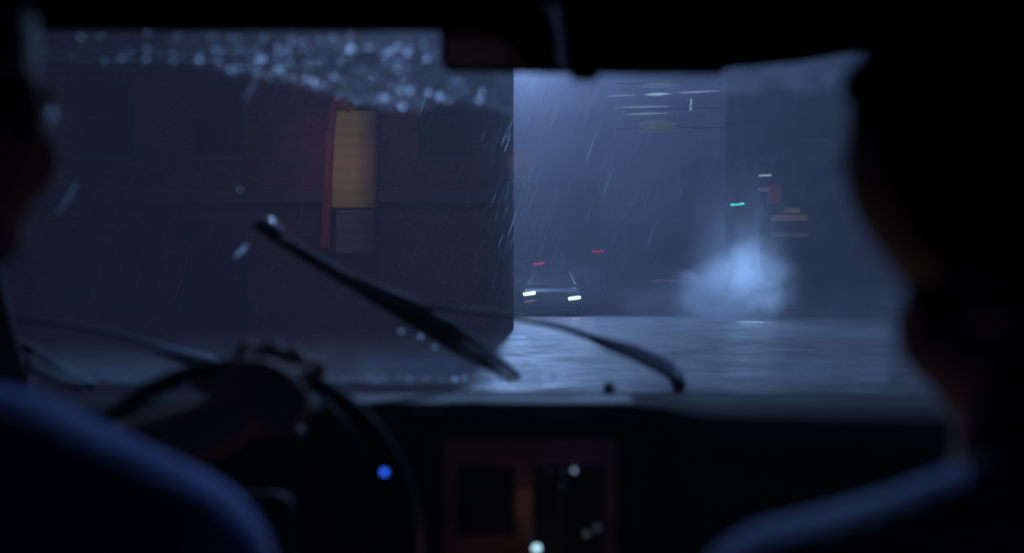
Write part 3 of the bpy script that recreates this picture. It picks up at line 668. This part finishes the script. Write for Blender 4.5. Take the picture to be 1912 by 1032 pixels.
# ---- drops on the glass
def drop_mat():
    m = bpy.data.materials.new('raindrop_water'); m.use_nodes = True; t = m.node_tree; t.nodes.clear()
    o = t.nodes.new('ShaderNodeOutputMaterial'); x = t.nodes.new('ShaderNodeMixShader'); x.inputs[0].default_value = .85
    g = t.nodes.new('ShaderNodeBsdfRefraction'); g.inputs['Roughness'].default_value = .3; g.inputs['IOR'].default_value = 1.33; g.inputs['Color'].default_value = (.9, .97, 1, 1)
    tl = t.nodes.new('ShaderNodeBsdfTranslucent'); tl.inputs[0].default_value = (.9, .96, 1, 1)
    t.links.new(g.outputs[0], x.inputs[1]); t.links.new(tl.outputs[0], x.inputs[2]); t.links.new(x.outputs[0], o.inputs['Surface']); return m
M['drop'] = drop_mat()
OUT = Vector((0, WT[1]-WB[1], -(WT[0]-WB[0]))).normalized()
def dome(bm, c, r):
    q = Vector((0, 0, 1)).rotation_difference(OUT).to_matrix()
    tmp = []
    rings = 4; seg = 10
    top = bm.verts.new(c+q@Vector((0, 0, r*.55)))
    for i in range(1, rings+1):
        a = math.pi/2*i/rings; tmp.append([bm.verts.new(c+q@Vector((r*math.sin(a)*math.cos(2*math.pi*k/seg), r*math.sin(a)*math.sin(2*math.pi*k/seg), r*.55*math.cos(a)))) for k in range(seg)])
    for k in range(seg): bm.faces.new((top, tmp[0][k], tmp[0][(k+1) % seg]))
    for A, B in zip(tmp, tmp[1:]):
        for k in range(seg): bm.faces.new((A[k], B[k], B[(k+1) % seg], A[(k+1) % seg]))
big = [(487, 109, 5), (655, 89, 5), (727, 96, 4.2), (742, 86, 3.4), (761, 98, 3.6), (585, 150, 3.6), (570, 148, 2.8), (716, 182, 4.4), (752, 197, 4.2), (748, 168, 3.6), (766, 168, 3.8), (800, 172, 3.6),
       (821, 179, 4.2), (688, 88, 3), (372, 112, 2.8), (430, 130, 3), (402, 92, 2.6), (520, 128, 3.2), (624, 142, 2.8), (797, 108, 3), (894, 186, 3.4), (226, 108, 2.2),
       (749, 618, 2.6), (785, 628, 3.0), (812, 648, 2.6), (448, 354, 1.8), (850, 708, 3.6), (868, 705, 3), (978, 704, 5.0), (990, 705, 5), (1018, 703, 4.2), (1048, 703, 3.6), (1003, 705, 3.2), (925, 707, 4.2), (940, 707, 4.4)]
ORD = 'first second third fourth fifth sixth seventh eighth ninth tenth eleventh twelfth thirteenth fourteenth fifteenth sixteenth seventeenth eighteenth nineteenth twentieth'.split()+['twenty-'+q for q in ('first', 'second', 'third', 'fourth')]
tops = {(x, y): ORD[i] for i, (x, y, r) in enumerate(sorted(q for q in big if q[1] < 220))}
feet = {(x, y): ORD[i] for i, (x, y, r) in enumerate(sorted(q for q in big if q[1] > 660))}
for k, (x, y, r) in enumerate(big):
    b = bmesh.new(); dome(b, W(x, y, .006), r*.00105)
    if y < 220: lb = tops[(x, y)]+' raindrop from the left along the unwiped top of the windscreen'; gp = 'raindrops on the top of the windscreen'
    elif y < 400: lb = 'lone faint raindrop high on the driver side of the wiped glass'; gp = None
    elif y < 660: lb = {749: 'upper left', 785: 'middle', 812: 'lower right'}[x]+' one of three clear raindrops just under the wiper blade'; gp = 'three raindrops under the wiper blade'
    else: lb = feet[(x, y)]+' raindrop from the left in the row along the foot of the windscreen'; gp = 'raindrops along the foot of the windscreen'
    tag(obj('raindrop', b, M['drop'], None, True), lb, 'raindrop', gp)
b = bmesh.new()
for i in range(230):
    x = random.gauss(600, 190); x = min(900, max(120, x)); y = 58+(ey(x)-60)*random.random()**.8
    dome(b, W(x, y, .005), random.uniform(.0006, .0021))
for i in range(60): dome(b, W(random.uniform(600, 1050), random.uniform(702, 711), .005), random.uniform(.0006, .0016))
tag(obj('drizzle', b, M['drop'], None, True), 'fine spray of tiny droplets on the windscreen', 'water', kind='stuff')
# trickles on the glass
b = bmesh.new()
for (x0, y0, x1, y1, r) in ((480, 140, 455, 190, .45), (440, 478, 462, 455, 1.6), (145, 340, 105, 400, .35)):
    tube(b, [W(x0, y0, .005), W((x0+x1)/2+2, (y0+y1)/2, .005), W(x1, y1, .005)], [r*.0009, r*.0014, r*.0006], 6)
tag(obj('trickle', b, M['drop']), 'short slanted trickles of water on the driver side of the windscreen', 'water', kind='stuff')

# ================================================================ PEOPLE
def face_head(bm, c, fwd, tilt=0.0, s=1.0):
    """head with face; fwd = yaw in radians, 0 looks along +Y"""
    R = Matrix.Rotation(fwd, 3, 'Z') @ Matrix.Rotation(tilt, 3, 'Y')
    T = lambda x, y, z: c+R@Vector((x*s, y*s, z*s))
    ball(bm, T(0, -.012, .03), (.077*s, .094*s, .086*s), R, 24)             # cranium
    ball(bm, T(0, .022, -.02), (.064*s, .070*s, .078*s), R, 24)             # face
    ball(bm, T(0, .045, -.078), (.036*s, .036*s, .028*s), R, 18)            # jaw and chin
    for q in (-1, 1):
        ball(bm, T(q*.040, .045, -.030), (.026*s, .028*s, .030*s), R, 14)   # cheek
        ball(bm, T(q*.076, -.004, -.012), (.009*s, .018*s, .030*s), R, 12)  # ear
        ball(bm, T(q*.031, .082, .018), (.020*s, .012*s, .007*s), R, 12)    # brow
    limb(bm, [(T(0, .088, .010), .008*s), (T(0, .108, -.022), .012*s)], 10); ball(bm, T(0, .098, -.028), (.018*s, .012*s, .009*s), R, 12)
    ball(bm, T(0, .084, -.054), (.024*s, .011*s, .006*s), R, 12); ball(bm, T(0, .083, -.063), (.021*s, .011*s, .006*s), R, 12)
    return T, R
def finger(bm, pts, r): limb(bm, [(p, r*k) for p, k in zip(pts, (1.05, 1, .92, .8))], 10)

# ---- driver
D = empty('person', P(-60, 900, .72)*1.0, 'person driving at left edge in a blue shirt with left arm across the wheel', 'person')
D.location.z = .55
hc = Vector((CX-.384, .73, 1.232))
bm = bmesh.new()
T, R_ = face_head(bm, hc, math.radians(-8), math.radians(-4))
neck = Vector((CX-.43, .69, 1.075))
limb(bm, [(hc+Vector((-.01, -.02, -.05)), .056), (neck, .058), (neck+Vector((0, -.01, -.08)), .07)])
# torso
limb(bm, [(Vector((CX-.42, .66, .98)), .10), (Vector((CX-.40, .63, .80)), .13), (Vector((CX-.38, .58, .62)), .15)], 20)
shR = Vector((CX-.222, .685, .930)); shL = Vector((CX-.60, .68, .95))
limb(bm, [(neck+Vector((0, -.02, -.07)), .065), (shR, .068)]); limb(bm, [(neck+Vector((0, -.02, -.07)), .065), (shL, .068)])
elR = Vector((CX-.17, .80, .70)); hR = Vector((CX-.26, 1.06, .74))
limb(bm, [(shR, .062), (shR.lerp(elR, .5), .054), (elR, .044), (elR.lerp(hR, .4), .042), (hR, .028)])
# hips and thighs on the bench
limb(bm, [(Vector((CX-.38, .52, .70)), .13), (Vector((CX-.46, .56, .66)), .10), (Vector((CX-.48, 1.0, .66)), .07), (Vector((CX-.48, 1.3, .36)), .05)])
limb(bm, [(Vector((CX-.30, .56, .66)), .10), (Vector((CX-.27, 1.0, .66)), .07), (Vector((CX-.25, 1.3, .36)), .05)])
elL = P(120, 925, .98); wrL = P(430, 782, 1.07)
limb(bm, [(shL, .060), (shL.lerp(elL, .5), .050), (elL, .042), (elL.lerp(wrL, .35), .041), (wrL, .027)])
# left hand on top of the wheel, fingers over the rim
pal = P(490, 742, 1.105)
Ra = Matrix.Rotation(math.radians(25), 3, 'Y')
ball(bm, pal, (.050, .028, .038), Ra, 20); ball(bm, pal.lerp(wrL, .45), (.034, .024, .026), Ra, 16)
for i, (a, l) in enumerate(((88, .9), (80.8, 1.0), (73.6, .95), (66.4, .8))):
    g0 = wp(math.radians(a)); rad_dir = (g0-SW).normalized(); t_ = (wp(math.radians(a+1))-g0).normalized()
    k0 = g0+Vector((0, -.026, 0))+rad_dir*.008
    k1 = g0+rad_dir*.022*l+Vector((0, -.006, 0)); k2 = g0+rad_dir*.010*l+Vector((0, .021, 0)); k3 = g0+Vector((0, .024, 0))-rad_dir*.010*l
    limb(bm, [(pal+(k0-pal)*.35, .013), (k0, .0115)], 10); finger(bm, [k0, k1, k2, k3], .0112)
g0 = wp(math.radians(97)); rd = (g0-SW).normalized()
limb(bm, [(pal+Vector((-.02, -.005, .01)), .013), (g0-rd*.022+Vector((.01, -.014, 0)), .0115), (g0-rd*.016+Vector((-.022, -.010, 0)), .0095)], 10)
# right hand at the foot of the wheel
for i in range(4):
    k0 = hR+Vector((-.03+.018*i, .02, .01)); finger(bm, [k0, k0+Vector((-.01, .03, .01)), k0+Vector((-.012, .045, -.01)), k0+Vector((-.012, .035, -.028))], .009)
ball(bm, hR+Vector((0, .012, 0)), (.042, .035, .022), seg=16); limb(bm, [(hR+Vector((-.03, 0, .01)), .012), (hR+Vector((-.055, .03, .02)), .010), (hR+Vector((-.06, .05, .02)), .009)], 10)
remeshed('body', bm, .0048, M['skin'], D, 5)
# eyes
for q in (-1, 1):
    b = bmesh.new(); ball(b, T(q*.031, .0815, .004), .0115, seg=14); obj('eye', b, mat('eye_white', (.5, .48, .46), .2), D, True)
# hair
b = bmesh.new(); ball(b, T(0, -.026, .044), (.086, .094, .088), R_, 28); ball(b, T(0, -.055, -.005), (.074, .058, .07), R_, 24)
for i in range(60):
    a = random.uniform(0, 6.28); e = random.uniform(.1, 1.2); ball(b, T(.074*math.cos(a)*math.cos(e), -.03+.08*math.sin(a)*math.cos(e)*.9, .045+.074*math.sin(e)), random.uniform(.012, .02), seg=10)
remeshed('hair', b, .006, M['hair'], D, 2)
# shirt
b = bmesh.new()
limb(b, [(neck+Vector((0, -.015, -.055)), .078), (Vector((CX-.42, .66, .96)), .118), (Vector((CX-.40, .63, .80)), .145), (Vector((CX-.38, .58, .60)), .16)], 22)
limb(b, [(neck+Vector((.02, -.02, -.07)), .075), (neck.lerp(shR, .55)+Vector((0, -.01, -.018)), .080), (shR, .080), (shR.lerp(elR, .5), .068), (elR, .058), (elR.lerp(hR, .25), .052)], 18)
limb(b, [(neck+Vector((-.02, -.02, -.07)), .075), (shL, .080), (shL.lerp(elL, .5), .064), (shL.lerp(elL, .8), .060)], 18)
for i in range(26):                     # folds along the shoulder and sleeve
    a = shR.lerp(neck, random.uniform(-.2, .9))+Vector((random.uniform(-.03, .03), random.uniform(-.05, .05), random.uniform(.035, .06)-.05))
    limb(b, [(a, .020), (a+Vector((random.uniform(-.04, .04), random.uniform(-.05, .05), -.03)), .014)], 10)
remeshed('shirt', b, .008, M['denim'], D, 6)

# ---- passenger
Q = empty('person', (CX+.28, .55, .55), 'person in the passenger seat at the right edge, dark hair and slate jacket', 'person')
ph = P(1990, 500, .60)
bm = bmesh.new()
T2, R2 = face_head(bm, ph, math.radians(8), math.radians(-3), 1.08)
nk = P(2000, 890, .585)
limb(bm, [(ph+Vector((.004, -.02, -.05)), .060), (nk, .060), (nk+Vector((.01, -.02, -.08)), .075)])
limb(bm, [(Vector((CX+.33, .55, .94)), .11), (Vector((CX+.34, .53, .78)), .13), (Vector((CX+.34, .5, .62)), .15)], 20)
s1 = Vector((CX+.155, .58, .925)); s2 = Vector((CX+.52, .57, .955))
limb(bm, [(nk+Vector((0, -.02, -.07)), .065), (s1, .062)]); limb(bm, [(nk+Vector((0, -.02, -.07)), .065), (s2, .062)])
for s, e, h_ in ((s1, Vector((CX+.10, .72, .70)), Vector((CX+.22, .95, .70))), (s2, Vector((CX+.56, .72, .70)), Vector((CX+.44, .95, .70)))):
    limb(bm, [(s, .058), (e, .044), (e.lerp(h_, .4), .042), (h_, .028)]); ball(bm, h_+Vector((0, .03, 0)), (.042, .045, .020), seg=16)
    for i in range(4):
        k0 = h_+Vector((-.03+.02*i, .06, 0)); finger(bm, [k0, k0+Vector((0, .03, .0)), k0+Vector((0, .052, -.008)), k0+Vector((0, .066, -.022))], .009)
    limb(bm, [(h_+Vector((-.03, .02, 0)), .012), (h_+Vector((-.058, .05, 0)), .010), (h_+Vector((-.062, .072, -.005)), .009)], 10)
limb(bm, [(Vector((CX+.25, .5, .66)), .10), (Vector((CX+.24, .98, .66)), .07), (Vector((CX+.24, 1.25, .36)), .05)]); limb(bm, [(Vector((CX+.42, .5, .66)), .10), (Vector((CX+.42, .98, .66)), .07), (Vector((CX+.42, 1.25, .36)), .05)])
remeshed('body', bm, .005, M['skin'], Q, 5)
for q in (-1, 1):
    b = bmesh.new(); ball(b, T2(q*.031, .0815, .004), .0115, seg=14); obj('eye', b, mat('eye_white', (.5, .48, .46), .2), Q, True)
b = bmesh.new()
ball(b, P(1883, 255, .60), (.087, .10, .092), None, 28); ball(b, P(1905, 390, .585), (.072, .085, .065), None, 24)
for i in range(70):
    a = random.uniform(0, 6.28); e = random.uniform(-.2, 1.2); ball(b, P(1883, 255, .60)+Vector((.076*math.cos(a)*math.cos(e), .088*math.sin(a)*math.cos(e), .08*math.sin(e))), random.uniform(.012, .020), seg=10)
remeshed('hair', b, .006, M['hair'], Q, 16)
b = bmesh.new()
limb(b, [(nk+Vector((.02, -.02, -.08)), .060), (Vector((CX+.34, .55, .92)), .13), (Vector((CX+.34, .53, .78)), .15), (Vector((CX+.34, .5, .60)), .16)], 22)
limb(b, [(nk+Vector((0, -.02, -.07)), .060), (nk.lerp(s1, .6)+Vector((0, 0, -.018)), .068), (s1, .074), (Vector((CX+.10, .72, .70)), .060), (Vector((CX+.17, .86, .70)), .05)], 18)
limb(b, [(nk+Vector((0, -.02, -.07)), .078), (s2, .078), (Vector((CX+.56, .72, .70)), .060), (Vector((CX+.50, .84, .70)), .05)], 18)
limb(b, [(P(1985, 812, .55)-Vector((0, 0, .058)), .058), (P(1800, 872, .555)-Vector((0, 0, .058)), .056), (P(1650, 930, .57)-Vector((0, 0, .062)), .060), (s1, .070)], 18)
for i in range(14):
    a = s1.lerp(nk, random.uniform(-.1, .9))+Vector((random.uniform(-.03, .03), random.uniform(-.05, .05), random.uniform(-.02, .012)))
    limb(b, [(a, .022), (a+Vector((random.uniform(-.04, .04), random.uniform(-.05, .05), -.03)), .014)], 10)
remeshed('jacket', b, .008, M['jacket'], Q, 6)

# ================================================================ haze (closed box round everything, sky outside)
m = bpy.data.materials.new('haze'); m.use_nodes = True; t = m.node_tree; t.nodes.clear()
o_ = t.nodes.new('ShaderNodeOutputMaterial'); v = t.nodes.new('ShaderNodeVolumePrincipled')
v.inputs['Color'].default_value = (.86, .84, .95, 1); v.inputs['Density'].default_value = .0075; v.inputs['Anisotropy'].default_value = .2
t.links.new(v.outputs[0], o_.inputs['Volume'])
b = bmesh.new(); box(b, (0, 300, 24), (1900, 1900, 52))
tag(obj('haze', b, m), 'rain-filled blue night air over the whole street', 'haze', kind='stuff')
